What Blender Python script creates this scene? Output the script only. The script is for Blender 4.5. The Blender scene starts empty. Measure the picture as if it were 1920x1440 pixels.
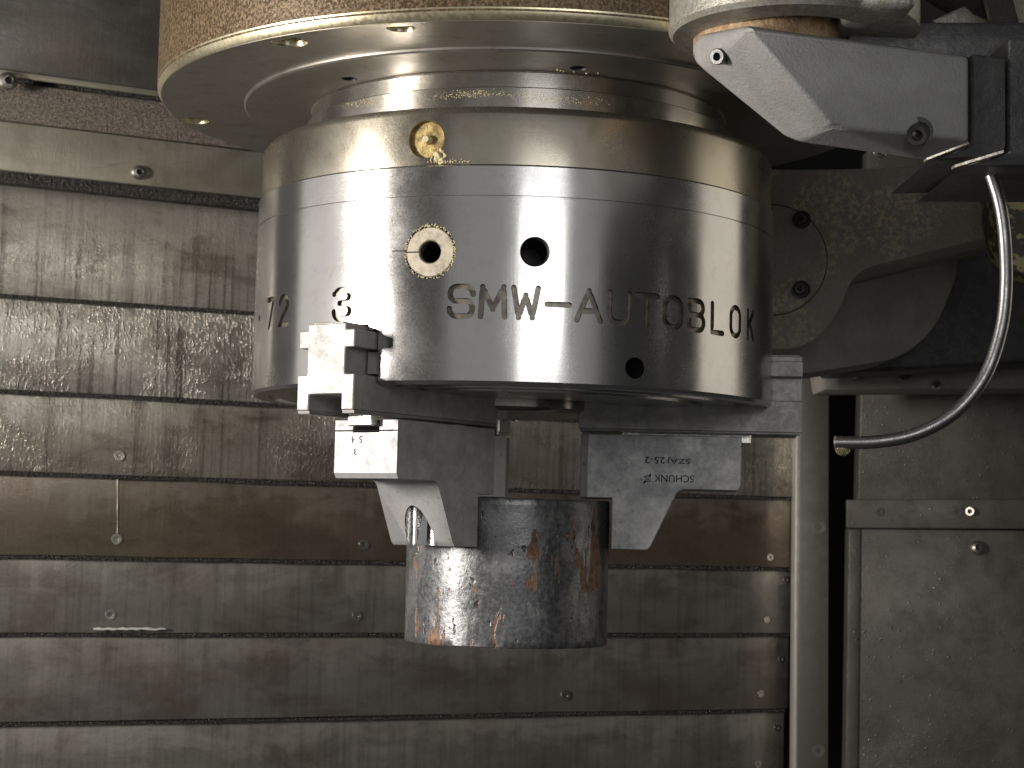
import bpy, bmesh, math, random
from mathutils import Vector, Matrix, noise as mnoise
R = math.radians
random.seed(7)
scn = bpy.context.scene
scn.unit_settings.system = 'METRIC'
scn.unit_settings.scale_length = 0.1            # one unit is one decimetre
# ------------------------------------------------------------------ camera
PITCH, ROLL, FPX = R(4.447), R(1.42), 3400.0
_fw = Vector((0, math.cos(PITCH), math.sin(PITCH)))
_u0 = Vector((0, -math.sin(PITCH), math.cos(PITCH))); _r0 = Vector((1, 0, 0))
CR = _r0*math.cos(ROLL) + _u0*math.sin(ROLL)
CU = -_r0*math.sin(ROLL) + _u0*math.cos(ROLL)
cd = bpy.data.cameras.new('camera'); cam = bpy.data.objects.new('camera', cd)
scn.collection.objects.link(cam); scn.camera = cam
cd.sensor_width = 36; cd.lens = 36*FPX/1920
cd.clip_start = 0.1; cd.clip_end = 500
m = Matrix.Identity(4)
for i in range(3):
    m[i][0] = CR[i]; m[i][1] = CU[i]; m[i][2] = -_fw[i]
cam.matrix_world = m
cd.dof.use_dof = True; cd.dof.focus_distance = 7.8; cd.dof.aperture_fstop = 4.0
# ------------------------------------------------------------------ world, lamps, exposure
w = bpy.data.worlds.new('World'); scn.world = w; w.use_nodes = True
w.node_tree.nodes['Background'].inputs[0].default_value = (1, 1, 1, 1)
w.node_tree.nodes['Background'].inputs[1].default_value = 0.025
def lamp(name, loc, target, size, size_y, energy, col):
    l = bpy.data.lights.new(name, 'AREA'); l.shape = 'RECTANGLE'; l.size = size; l.size_y = size_y
    l.energy = energy; l.color = col
    o = bpy.data.objects.new(name, l); scn.collection.objects.link(o); o.location = loc
    o.rotation_euler = (Vector(target)-Vector(loc)).to_track_quat('-Z', 'Y').to_euler()
    return o
lamp('machine_work_lamp', (-8.2, 4.4, 1.25), (0, 8.9, 1.0), 1.3, 2.0, 1280, (1.0, 0.925, 0.84))
lamp('open_door_daylight', (1.0, -5.0, 3.0), (0.3, 9, 0.8), 17, 13, 215, (1.0, 0.99, 0.97))
lamp('hand_lamp', (1.2, 2.2, 1.8), (0.4, 9, 0.8), 2.0, 1.6, 46, (1.0, 0.99, 0.97))
lamp('left_fill_light', (-7.6, 7.6, 1.2), (0, 9.6, 1.0), 5.5, 4.0, 62, (1.0, 0.95, 0.89))  # added fill light, brightens the chuck's left reflections and the left plates
lamp('cabin_rear_lamp', (6.2, 8.7, 1.7), (5.5, 7.8, 1.6), 3.6, 4.5, 50, (1.0, 0.90, 0.74))
scn.view_settings.view_transform = 'Standard'; scn.view_settings.look = 'None'
scn.view_settings.exposure = 0; scn.view_settings.gamma = 1
scn.render.engine = 'CYCLES'
scn.cycles.max_bounces = 8; scn.cycles.sample_clamp_indirect = 6
# ------------------------------------------------------------------ pixel -> place helpers
def ray(px, py):
    return _fw + CR*((px-960)/FPX) - CU*((py-720)/FPX)
def P(px, py, Y):
    d = ray(px, py); return d*(Y/d.y)
def Pz(px, py, z):
    d = ray(px, py); return d*(z/d.z)
def Pplane(px, py, p0, n):
    d = ray(px, py); return d*(p0.dot(n)/d.dot(n))
AX = Vector((0, 8.93, 0))                        # the spindle axis
def surf(px, py, rad):                           # ray against the chuck cylinder: angle from the front, height
    d = ray(px, py); a = d.x**2+d.y**2; b = -2*d.y*AX.y; c = AX.y**2-rad**2
    s = (-b-math.sqrt(max(0, b*b-4*a*c)))/(2*a); p = d*s
    return math.atan2(p.x, AX.y-p.y), p.z
def cyl(theta, z, rad):
    return Vector((rad*math.sin(theta), AX.y-rad*math.cos(theta), z))
# ------------------------------------------------------------------ materials
class NT:
    def __init__(s, name):
        s.m = bpy.data.materials.new(name); s.m.use_nodes = True; s.t = s.m.node_tree
        s.b = s.t.nodes['Principled BSDF']; s._c = None
    def node(s, typ, **kw):
        n = s.t.nodes.new(typ)
        for k, v in kw.items(): setattr(n, k, v)
        return n
    def put(s, sock, v):
        if isinstance(v, bpy.types.NodeSocket): s.t.links.new(v, sock)
        elif isinstance(v, (tuple, list)): sock.default_value = tuple(v)+((1,) if len(v) == 3 and sock.type == 'RGBA' else ())
        else: sock.default_value = v
    def coord(s):
        if s._c is None: s._c = s.node('ShaderNodeTexCoord').outputs['Object']
        return s._c
    def mapped(s, scale=(1, 1, 1), loc=(0, 0, 0), rot=(0, 0, 0), rnd=False):
        mp = s.node('ShaderNodeMapping'); s.put(mp.inputs['Vector'], s.coord())
        mp.inputs['Scale'].default_value = scale; mp.inputs['Rotation'].default_value = rot
        if rnd:
            oi = s.node('ShaderNodeObjectInfo'); mu = s.node('ShaderNodeMath', operation='MULTIPLY')
            s.put(mu.inputs[0], oi.outputs['Random']); mu.inputs[1].default_value = 40
            s.put(mp.inputs['Location'], mu.outputs[0])
        else: mp.inputs['Location'].default_value = loc
        return mp.outputs[0]
    def noise(s, scale=5, detail=4, rough=.55, vec=None, dist=0):
        n = s.node('ShaderNodeTexNoise'); s.put(n.inputs['Vector'], vec if vec is not None else s.coord())
        n.inputs['Scale'].default_value = scale; n.inputs['Detail'].default_value = detail
        n.inputs['Roughness'].default_value = rough; n.inputs['Distortion'].default_value = dist
        return n.outputs['Fac']
    def voro(s, scale=20, vec=None, feature='F1', out='Distance'):
        n = s.node('ShaderNodeTexVoronoi', feature=feature); s.put(n.inputs['Vector'], vec if vec is not None else s.coord())
        n.inputs['Scale'].default_value = scale
        return n.outputs[out]
    def ramp(s, fac, *stops):
        n = s.node('ShaderNodeMapRange'); n.interpolation_type = 'SMOOTHSTEP'
        s.put(n.inputs[0], fac); (a, x), (b, y) = stops
        n.inputs[1].default_value = a; n.inputs[2].default_value = b
        n.inputs[3].default_value = x; n.inputs[4].default_value = y
        return n.outputs[0]
    def mix(s, fac, a, b, mode='MIX'):
        n = s.node('ShaderNodeMix', data_type='RGBA', blend_type=mode)
        s.put(n.inputs[0], fac); s.put(n.inputs[6], a); s.put(n.inputs[7], b)
        return n.outputs[2]
    def math(s, op, a, b=0.0):
        n = s.node('ShaderNodeMath', operation=op); s.put(n.inputs[0], a); s.put(n.inputs[1], b); return n.outputs[0]
    def bump(s, h, strength=.3, dist=.01, nrm=None):
        n = s.node('ShaderNodeBump'); s.put(n.inputs['Height'], h)
        n.inputs['Strength'].default_value = strength; n.inputs['Distance'].default_value = dist
        if nrm is not None: s.put(n.inputs['Normal'], nrm)
        return n.outputs[0]
    def out(s, color=None, rough=None, metal=None, normal=None, **kw):
        if color is not None: s.put(s.b.inputs['Base Color'], color)
        if rough is not None: s.put(s.b.inputs['Roughness'], rough)
        if metal is not None: s.put(s.b.inputs['Metallic'], metal)
        if normal is not None: s.put(s.b.inputs['Normal'], normal)
        for k, v in kw.items(): s.put(s.b.inputs[k.replace('_', ' ')], v)
        return s.m
M = {}
def turned_steel(name, c1, c2, rough, aniso, stain=(.30, .24, .15), stain_amt=.25, grain=.5):
    n = NT(name)
    big = n.noise(2.2, 5, .6); fine = n.noise(120, 3, .65); mid = n.noise(14, 5, .65)
    rings = n.noise(1, 2, .5, n.mapped((.6, .6, 260)))
    col = n.mix(big, c1, c2)
    col = n.mix(n.math('MULTIPLY', n.ramp(mid, (.5, 0.), (.75, 1.)), stain_amt), col, stain)
    r = n.math('ADD', n.ramp(big, (.3, rough-.05), (.7, rough+.06)), n.ramp(fine, (.3, -.02*grain*2), (.75, .03*grain*2)))
    scr = n.noise(1, 3, .6, n.mapped((9, 9, 150), rot=(0, 0, .3)))
    nb = n.bump(fine, .03*grain, .003); nb = n.bump(rings, .05, .002, nb)
    tg = n.node('ShaderNodeTangent', direction_type='RADIAL', axis='Z')
    return n.out(col, r, .95, nb, Anisotropic=aniso, Anisotropic_Rotation=.25, Tangent=tg.outputs[0])
M['chuck'] = turned_steel('turned_chuck_steel', (.56, .555, .55), (.46, .46, .46), .225, .55, stain_amt=.15)
M['adapter'] = turned_steel('matt_adapter_steel', (.50, .47, .40), (.43, .40, .33), .27, .6, stain_amt=.3)
M['neck'] = turned_steel('stained_neck_steel', (.52, .50, .46), (.38, .36, .32), .25, .7, (.62, .58, .45), .7)
M['face'] = turned_steel('flange_face_steel', (.45, .43, .40), (.31, .295, .27), .42, .2, (.16, .12, .06), .45, .8)

def ground_steel(name, c1, c2, rough, spots=.5, metal=.9, scale=1, bumpv=.12):
    n = NT(name)
    v = n.mapped((scale,)*3)
    mid = n.noise(9, 6, .7, v); fine = n.noise(60, 3, .7, v); spot = n.noise(24, 3, .6, v)
    col = n.mix(n.ramp(mid, (.3, 0.), (.7, 1.)), c1, c2)
    col = n.mix(n.math('MULTIPLY', n.ramp(spot, (.62, 0.), (.78, 1.)), spots), col, (.10, .10, .11))
    r = n.math('ADD', n.ramp(mid, (.3, rough-.06), (.7, rough+.08)), n.ramp(fine, (.3, -.04), (.7, .06)))
    return n.out(col, r, metal, n.bump(fine, bumpv, .006))
M['jaw'] = ground_steel('ground_jaw_steel', (.47, .473, .475), (.37, .373, .378), .62, .6, .65)
M['jawbase'] = ground_steel('base_jaw_steel', (.42, .415, .405), (.33, .325, .32), .62, .4, .65)
M['nut'] = ground_steel('bright_nut_steel', (.6, .59, .57), (.5, .5, .48), .33, .2)
M['bore'] = ground_steel('bored_steel', (.6, .6, .6), (.5, .5, .5), .12, .1, 1, 1, .03)
n = NT('stained_bush_steel'); M['bush'] = n.out(n.mix(n.ramp(n.noise(22, 5, .7), (.4, 0.), (.7, 1.)), (.50, .46, .37), (.30, .27, .21)), .45, .45)
M['black'] = NT('black_recess').out((.012, .011, .010), .5, 0.)  # near-black for holes, sockets and marks; puts hole shade into the colour
M['print'] = NT('laser_etched_black').out((.015, .015, .017), .8, 0., Specular_IOR_Level=.05)
n = NT('engraved_groove'); M['groove'] = n.out(n.mix(n.ramp(n.noise(30, 4), (.35, 0.), (.7, 1.)), (.24, .22, .19), (.13, .118, .097)), .42, .85)
n = NT('gunk_yellow'); g = n.noise(26, 6, .7)
M['gunk'] = n.out(n.mix(n.ramp(g, (.35, 0.), (.65, 1.)), (.55, .42, .16), (.20, .14, .06)), n.ramp(g, (.3, .35), (.7, .8)), .1, n.bump(g, .6, .02))
n = NT('dried_residue'); g = n.noise(40, 5, .7)
M['residue'] = n.out(n.mix(g, (.70, .62, .40), (.45, .38, .2)), .75, 0., n.bump(g, .7, .01))
# spindle flange paint: brown, pebbled with oil mist
n = NT('brown_pebbled_flange'); v = n.mapped((1, 1, .8)); g = n.noise(85, 2, .6, v); b = n.noise(2.5, 4, .6, v)
M['flange'] = n.out(n.mix(n.ramp(g, (.35, 0.), (.7, 1.)), n.mix(b, (.055, .034, .018), (.085, .058, .03)), n.mix(b, (.175, .118, .068), (.20, .15, .088))), n.ramp(g, (.3, .28), (.7, .5)), .35, n.bump(g, .35, .006))
n = NT('brass_plated_chamfer'); M['chamfer'] = n.out((.52, .475, .33), n.ramp(n.noise(60, 2), (.3, .27), (.7, .36)), .9)
# cast arm paint
def cast_paint(name, c1, c2, rough, bscale=60, bstr=.4, metal=.25, grime=None, gamt=0.):
    n = NT(name); g = n.noise(bscale, 4, .75); b = n.noise(5, 5, .65)
    col = n.mix(n.ramp(b, (.3, 0.), (.7, 1.)), c1, c2)
    if grime: 
        gm = n.noise(16, 7, .75)
        col = n.mix(n.math('MULTIPLY', n.ramp(gm, (.45, 0.), (.6, 1.)), gamt), col, grime)
    return n.out(col, n.ramp(g, (.3, rough-.1), (.7, rough+.12)), metal, n.bump(g, bstr, .015))
M['arm'] = cast_paint('sandblasted_arm_alloy', (.33, .33, .325), (.27, .27, .268), .46, 75, .45, .12)
M['yoke'] = cast_paint('pale_cast_yoke', (.36, .355, .325), (.28, .275, .25), .42, 40, .35, .5, (.20, .17, .10), .5)
M['rust'] = cast_paint('rusty_collar', (.36, .22, .10), (.20, .13, .08), .6, 40, .5, .3, (.55, .45, .3), .5)
M['armdark'] = cast_paint('dark_filler_block', (.075, .075, .078), (.05, .05, .052), .42, 50, .25, .3, (.14, .13, .12), .3)
M['casting'] = cast_paint('grimy_cast_housing', (.32, .305, .275), (.23, .22, .20), .55, 40, .4, .1, (.27, .235, .175), .3)
n = NT('speckled_oily_casting'); g = n.noise(34, 6, .8); h = n.noise(55, 3, .7); b = n.noise(3, 3, .5)
sp = n.math('MULTIPLY', n.ramp(g, (.46, 0.), (.58, 1.)), n.ramp(b, (.42, .15), (.58, 1.)))
M['speckle'] = n.out(n.mix(sp, (.28, .268, .245), (.55, .48, .34)), n.ramp(h, (.3, .3), (.7, .7)), .15, n.bump(n.math('ADD', h, g), .6, .02))
n = NT('flaking_yellow_paint'); g = n.noise(11, 6, .7)
M['flake'] = n.out(n.mix(n.ramp(g, (.50, 0.), (.55, 1.)), (.09, .085, .075), (.52, .46, .22)), .55, .1, n.bump(g, .4, .02))
# way cover plates
def plate(name, c1, c2, rough, streak, beads, brown=.3, beadscale=60, top_sheen=.35):
    n = NT(name)
    st = n.noise(1, 5, .65, n.mapped((30, 30, .5), rnd=True)); st2 = n.noise(1, 3, .6, n.mapped((8, 8, .3), rnd=True))
    bl = n.noise(1.6, 6, .62, n.mapped((1, 1, 2.0), rnd=True), .4); gr = n.noise(55, 3, .7)
    bd = n.noise(beadscale, 3, .65, n.mapped((1, 1, .4), rnd=True))
    sm = n.noise(3.2, 6, .7, n.mapped((.7, .7, 1.5), rnd=True), .6)
    col = n.mix(n.ramp(bl, (.32, 0.), (.68, 1.)), c1, c2)
    col = n.mix(n.math('MULTIPLY', n.ramp(bl, (.48, 0.), (.66, 1.)), brown), col, (.12, .090, .068))
    col = n.mix(n.math('MULTIPLY', n.ramp(st, (.45, 0.), (.7, 1.)), streak), col, (.085, .076, .062))
    # reflected light along each plate's upper part, painted into the colour
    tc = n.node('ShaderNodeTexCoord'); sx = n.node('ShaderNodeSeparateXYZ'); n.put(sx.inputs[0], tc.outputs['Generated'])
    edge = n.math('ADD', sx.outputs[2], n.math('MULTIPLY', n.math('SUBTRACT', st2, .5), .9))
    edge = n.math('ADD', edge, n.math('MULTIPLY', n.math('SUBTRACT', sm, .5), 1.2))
    scr = n.math('MULTIPLY', n.ramp(edge, (.35, 0.), (.75, 1.)), top_sheen)
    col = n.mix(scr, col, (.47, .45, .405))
    col = n.mix(n.math('MULTIPLY', n.ramp(sm, (.56, 0.), (.70, 1.)), .35), col, (.072, .058, .046))
    rr = n.math('ADD', n.ramp(sm, (.3, rough-.10), (.7, rough+.1)), n.ramp(gr, (.3, -.05), (.7, .06)))
    bmask = n.ramp(n.noise(1.6, 3, .5, n.mapped(rnd=True)), (.42, .1), (.62, 1.))
    h = n.math('MULTIPLY', n.ramp(bd, (.48, 0.), (.72, 1.)), bmask)
    nb = n.bump(h, min(1, beads), .014*beads)
    nb = n.bump(n.math('ADD', n.math('ADD', st, gr), n.math('MULTIPLY', sm, 1.5)), .12, .010, nb)
    return n.out(col, rr, .55, nb)
M['plate_grey'] = plate('worn_grey_plate', (.42, .40, .36), (.28, .265, .235), .32, .85, .3, .45, top_sheen=.6)
M['plate_bead'] = plate('beaded_plate', (.40, .385, .35), (.24, .225, .20), .27, .95, .8, .35, top_sheen=.6)
M['plate_mid'] = plate('splashed_plate', (.31, .29, .25), (.20, .182, .15), .32, .7, .5, .5, top_sheen=.5)
M['plate_brown'] = plate('brown_oiled_plate', (.17, .138, .105), (.125, .098, .072), .34, .15, .12, .5, top_sheen=.22)
M['plate_soft'] = plate('smooth_grey_plate', (.235, .226, .205), (.18, .17, .15), .38, .4, .1, .35)
M['plate_olive'] = plate('olive_stained_plate', (.228, .216, .200), (.165, .152, .136), .38, .3, .08, .4, top_sheen=.25)
M['headplate'] = plate('beige_header_plate', (.36, .345, .29), (.29, .275, .225), .45, .08, .2, .15, 60, .1)
M['topplate'] = plate('dark_top_plate', (.14, .138, .13), (.10, .098, .09), .34, .05, .1, .1, 60, .15)
n = NT('granular_swarf_crust'); g = n.noise(60, 5, .8); h = n.noise(90, 2, .6); b = n.noise(3, 4)
M['crust'] = n.out(n.mix(n.ramp(g, (.35, 0.), (.68, 1.)), (.085, .068, .054), (.29, .262, .22)), n.ramp(h, (.35, .22), (.65, .6)), .5, n.bump(g, .8, .025))
n = NT('wet_black_wiper'); g = n.noise(45, 4, .7)
M['wiper'] = n.out((.022, .018, .016), n.ramp(g, (.35, .18), (.65, .5)), .1, n.bump(g, .8, .04))
M['bar'] = ground_steel('brushed_rail_steel', (.18, .173, .16), (.14, .134, .124), .42, .2, .6)
M['baredge'] = ground_steel('bright_rail_edge', (.62, .60, .55), (.5, .48, .45), .40, .1, .4)
n = NT('oil_misted_panel'); g = n.noise(95, 2, .6); b = n.noise(1.4, 5, .6); h = n.voro(16); h2 = n.voro(34)
dr = n.math('MULTIPLY', n.ramp(h, (.08, 1.), (.16, 0.)), n.ramp(n.noise(3, 3), (.42, 0.), (.6, 1.)))
dr = n.math('ADD', dr, n.math('MULTIPLY', n.ramp(h2, (.08, 1.), (.2, 0.)), n.ramp(n.noise(2.2, 3), (.45, 0.), (.62, .7))))
sm_ = n.noise(4, 6, .7)
M['panel'] = n.out(n.mix(n.ramp(sm_, (.35, 0.), (.7, 1.)), n.mix(n.ramp(b, (.3, 0.), (.7, 1.)), (.165, .157, .142), (.115, .108, .096)), (.09, .083, .072)), n.math('SUBTRACT', n.ramp(g, (.3, .36), (.7, .54)), n.math('MULTIPLY', dr, .25)), .45, n.bump(n.math('ADD', n.math('MULTIPLY', dr, 1.6), n.math('MULTIPLY', g, .5)), .4, .012))
M['back'] = NT('unlit_machine_void').out((.02, .019, .018), .7, 0.)
M['screw'] = ground_steel('worn_screw_steel', (.52, .50, .46), (.36, .34, .31), .3, .4, .95, 3)
M['screwdark'] = ground_steel('black_oxide_screw', (.10, .10, .10), (.06, .06, .06), .32, .2, .7, 3)
M['tube'] = ground_steel('coolant_tube_steel', (.30, .30, .30), (.19, .19, .19), .32, .35, .95, 1.5, .08)
n = NT('coolant_drop'); M['drop'] = n.out((.75, .70, .40), .03, 0., None, Transmission_Weight=.9, IOR=1.36)
M['glint'] = NT('wet_glint_white').out((.55, .55, .53), .2, 0.)  # white colour stands in for the glint on the wet film
# workpiece: mill scale with rust and rubbed steel
n = NT('rusty_mill_scale'); v = n.mapped((1, 1, .28), loc=(5.3, 2.2, .9)); vv = n.mapped((1, 1, .5), loc=(3.1, 1.7, .4))
a = n.noise(6.5, 6, .6, v, .5); b = n.noise(6.5, 6, .62, vv, .4); f = n.noise(45, 4, .7); c = n.noise(15, 5, .65, vv)
scale_c = n.mix(n.ramp(f, (.3, 0.), (.7, 1.)), (.10, .104, .11), (.18, .185, .192))
rub = n.ramp(b, (.49, 0.), (.55, 1.)); rustm = n.math('MAXIMUM', n.ramp(a, (.595, 0.), (.615, 1.)), n.ramp(n.noise(11, 5, .6, vv), (.645, 0.), (.66, 1.)))
col = n.mix(n.math('MULTIPLY', rub, .55), scale_c, (.28, .28, .29))
rc = n.mix(n.ramp(n.noise(38, 5, .75), (.35, 0.), (.65, 1.)), (.26, .14, .075), (.10, .055, .036))
col = n.mix(rustm, col, rc)
pit = n.ramp(n.noise(13, 3, .6, vv), (.66, 0.), (.70, 1.))
col = n.mix(n.math('MULTIPLY', pit, .8), col, (.05, .035, .03))
hgt = n.math('SUBTRACT', n.math('SUBTRACT', n.math('MULTIPLY', f, .35), n.math('MULTIPLY', rustm, .5)), pit)
M['pipe'] = n.out(col, n.math('ADD', n.ramp(f, (.3, .26), (.7, .42)), n.math('MULTIPLY', rustm, .25)), n.math('MULTIPLY', n.math('SUBTRACT', 1., rustm), .55), n.bump(hgt, .45, .012))

# ------------------------------------------------------------------ mesh helpers
COL = scn.collection
def thing(name, base, label, cat, group=None):
    o = bpy.data.objects.new(name, None); COL.objects.link(o); o.location = base; o.empty_display_size = .1
    tag(o, label, cat, group); return o
def tag(o, label=None, cat=None, group=None, kind=None):
    if label: o['label'] = label
    if cat: o['category'] = cat
    if group: o['group'] = group
    if kind: o['kind'] = kind
    return o
def world_loc(o):
    v = Vector(o.location)
    return v + (world_loc(o.parent) if o.parent else Vector())
def link(name, me, mat=None, parent=None, smooth=None):
    o = bpy.data.objects.new(name, me); COL.objects.link(o)
    if mat: me.materials.clear(); me.materials.append(M[mat])
    if parent: o.parent = parent; o.location = -world_loc(parent)      # mesh data stays in place coordinates
    if smooth is not None:
        for p in me.polygons: p.use_smooth = True
        me.set_sharp_from_angle(angle=R(smooth))
    return o
def bm_obj(name, bm, mat=None, parent=None, smooth=35):
    bmesh.ops.recalc_face_normals(bm, faces=bm.faces)
    me = bpy.data.meshes.new(name); bm.to_mesh(me); bm.free()
    return link(name, me, mat, parent, smooth)
def lathe_bm(prof, seg=128, axis=AX, closed=True, bm=None):
    bm = bm or bmesh.new(); rings = []
    for r_, z in prof:
        rings.append([bm.verts.new((axis.x+r_*math.sin(2*math.pi*k/seg), axis.y-r_*math.cos(2*math.pi*k/seg), z)) for k in range(seg)])
    n_ = len(rings)
    for i in range(n_ if closed else n_-1):
        a_, b_ = rings[i], rings[(i+1) % n_]
        for k in range(seg):
            bm.faces.new((a_[k], a_[(k+1) % seg], b_[(k+1) % seg], b_[k]))
    return bm
def frame_lathe(prof, origin, axis, seg=24, bm=None, cap=True):        # profile (r, t along axis)
    bm = bm or bmesh.new(); q = Vector(axis).normalized().to_track_quat('Z', 'Y'); rings = []
    for r_, t_ in prof:
        rings.append([bm.verts.new(Vector(origin)+q @ Vector((r_*math.cos(2*math.pi*k/seg), r_*math.sin(2*math.pi*k/seg), t_))) for k in range(seg)])
    for a_, b_ in zip(rings, rings[1:]):
        for k in range(seg): bm.faces.new((a_[k], a_[(k+1) % seg], b_[(k+1) % seg], b_[k]))
    if cap: bm.faces.new(rings[0]); bm.faces.new(rings[-1])
    return bm
def prism_bm(pts, vec, bevel=0, segs=2, bm=None):                      # polygon in space pushed along vec
    bm = bm or bmesh.new(); v0 = [bm.verts.new(p) for p in pts]; v1 = [bm.verts.new(Vector(p)+vec) for p in pts]
    k = len(pts); fs = [bm.faces.new(v0), bm.faces.new(v1[::-1])]
    fs += [bm.faces.new((v0[i], v1[i], v1[(i+1) % k], v0[(i+1) % k])) for i in range(k)]
    bmesh.ops.recalc_face_normals(bm, faces=fs)
    if bevel:
        bmesh.ops.bevel(bm, geom=list(bm.edges), offset=bevel, segments=segs, profile=.5, affect='EDGES', clamp_overlap=True)
    return bm
def round_poly(pts, rad):                                              # 2-D corners rounded; rad: number or list
    out = []; k = len(pts)
    for i, p in enumerate(pts):
        r_ = rad[i] if isinstance(rad, (list, tuple)) else rad
        p = Vector(p); a_ = Vector(pts[i-1]); b_ = Vector(pts[(i+1) % k])
        if r_ <= 0: out.append(p); continue
        da = (a_-p); db = (b_-p); l = min(r_, da.length*.48, db.length*.48); s_ = p+da.normalized()*l; e_ = p+db.normalized()*l
        ns = 6 if l > 12 else 3
        for t_ in range(ns+1):
            t2 = t_/ns; out.append(s_*(1-t2)**2+p*2*t2*(1-t2)+e_*t2*t2)
    return out
def tube_bm(path, rad, seg=12, bm=None, cap=True):
    bm = bm or bmesh.new(); rings = []; up = Vector((0, 0, 1)); k = len(path)
    nrm = None
    for i, p in enumerate(path):
        t_ = (Vector(path[min(i+1, k-1)])-Vector(path[max(i-1, 0)])).normalized()
        if nrm is None: nrm = t_.orthogonal().normalized()
        nrm = (nrm-t_*nrm.dot(t_)).normalized(); bn = t_.cross(nrm)
        r_ = rad[i] if isinstance(rad, (list, tuple)) else rad
        rings.append([bm.verts.new(Vector(p)+(nrm*math.cos(2*math.pi*j/seg)+bn*math.sin(2*math.pi*j/seg))*r_) for j in range(seg)])
    for a_, b_ in zip(rings, rings[1:]):
        for j in range(seg): bm.faces.new((a_[j], a_[(j+1) % seg], b_[(j+1) % seg], b_[j]))
    if cap: bm.faces.new(rings[0]); bm.faces.new(rings[-1])
    return bm
def spline(pts, n_=8):
    out = []; k = len(pts)
    for i in range(k-1):
        p0, p1, p2, p3 = [Vector(pts[max(0, min(k-1, j))]) for j in (i-1, i, i+1, i+2)]
        for t_ in range(n_):
            t = t_/n_
            out.append(.5*((2*p1)+(p2-p0)*t+(2*p0-5*p1+4*p2-p3)*t*t+(3*p1-p0-3*p2+p3)*t**3))
    out.append(Vector(pts[-1])); return out
def cut(o, bms, mat='black', self_=False):                             # recess real openings into a mesh
    for b_ in bms:
        bmesh.ops.recalc_face_normals(b_, faces=b_.faces)
        me = bpy.data.meshes.new('cutter'); b_.to_mesh(me); b_.free(); me.materials.append(M[mat])
        c_ = bpy.data.objects.new('cutter', me); COL.objects.link(c_); c_.location = -Vector((0, 0, 0))
        c_.matrix_world = Matrix.Identity(4); bpy.context.view_layer.update()
        md = o.modifiers.new('cut', 'BOOLEAN'); md.operation = 'DIFFERENCE'; md.object = c_; md.solver = 'EXACT'
        md.use_self = self_; md.material_mode = 'TRANSFER'
        dg = bpy.context.evaluated_depsgraph_get()
        nm = bpy.data.meshes.new_from_object(o.evaluated_get(dg)); old = o.data
        o.modifiers.clear(); nm.name = old.name; o.data = nm
        bpy.data.objects.remove(c_); bpy.data.meshes.remove(me)
    for p in o.data.polygons: p.use_smooth = True
    o.data.set_sharp_from_angle(angle=R(28))
def screw(name, p, nrm, rad, parent, head='pan', mat='screw', label=None):
    p = Vector(p); nrm = Vector(nrm).normalized()
    if head == 'pan': prof = [(rad*1.02, -.25*rad), (rad, .12*rad), (rad*.8, .42*rad), (rad*.46, .55*rad), (rad*.42, .5*rad), (rad*.36, .12*rad)]
    elif head == 'cap': prof = [(rad, -rad), (rad, .72*rad), (rad*.9, .85*rad), (rad*.52, .85*rad), (rad*.5, .1*rad)]
    else: prof = [(rad*1.15, -.1*rad), (rad*1.1, .05*rad), (rad*.75, .06*rad), (rad*.42, .02*rad), (rad*.3, -.35*rad)]
    o = bm_obj(name, frame_lathe(prof, p, nrm, 14), mat, parent, 30)
    s_ = bm_obj('drive_socket', frame_lathe([(rad*.40, .1*rad), (rad*.40, .16*rad)], p, nrm, 6), 'black', o, None) if head != 'flat' else None
    return o
def face_cam(p): return (Vector((0, 0, 0))-Vector(p)).normalized()

# ================================================================== SETTING: enclosure behind
o = bm_obj('back_wall', prism_bm([(-9, 17.5, -5), (12, 17.5, -5), (12, 17.5, 7), (-9, 17.5, 7)], Vector((0, .2, 0))), 'back', None, None); tag(o, kind='structure')

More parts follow.
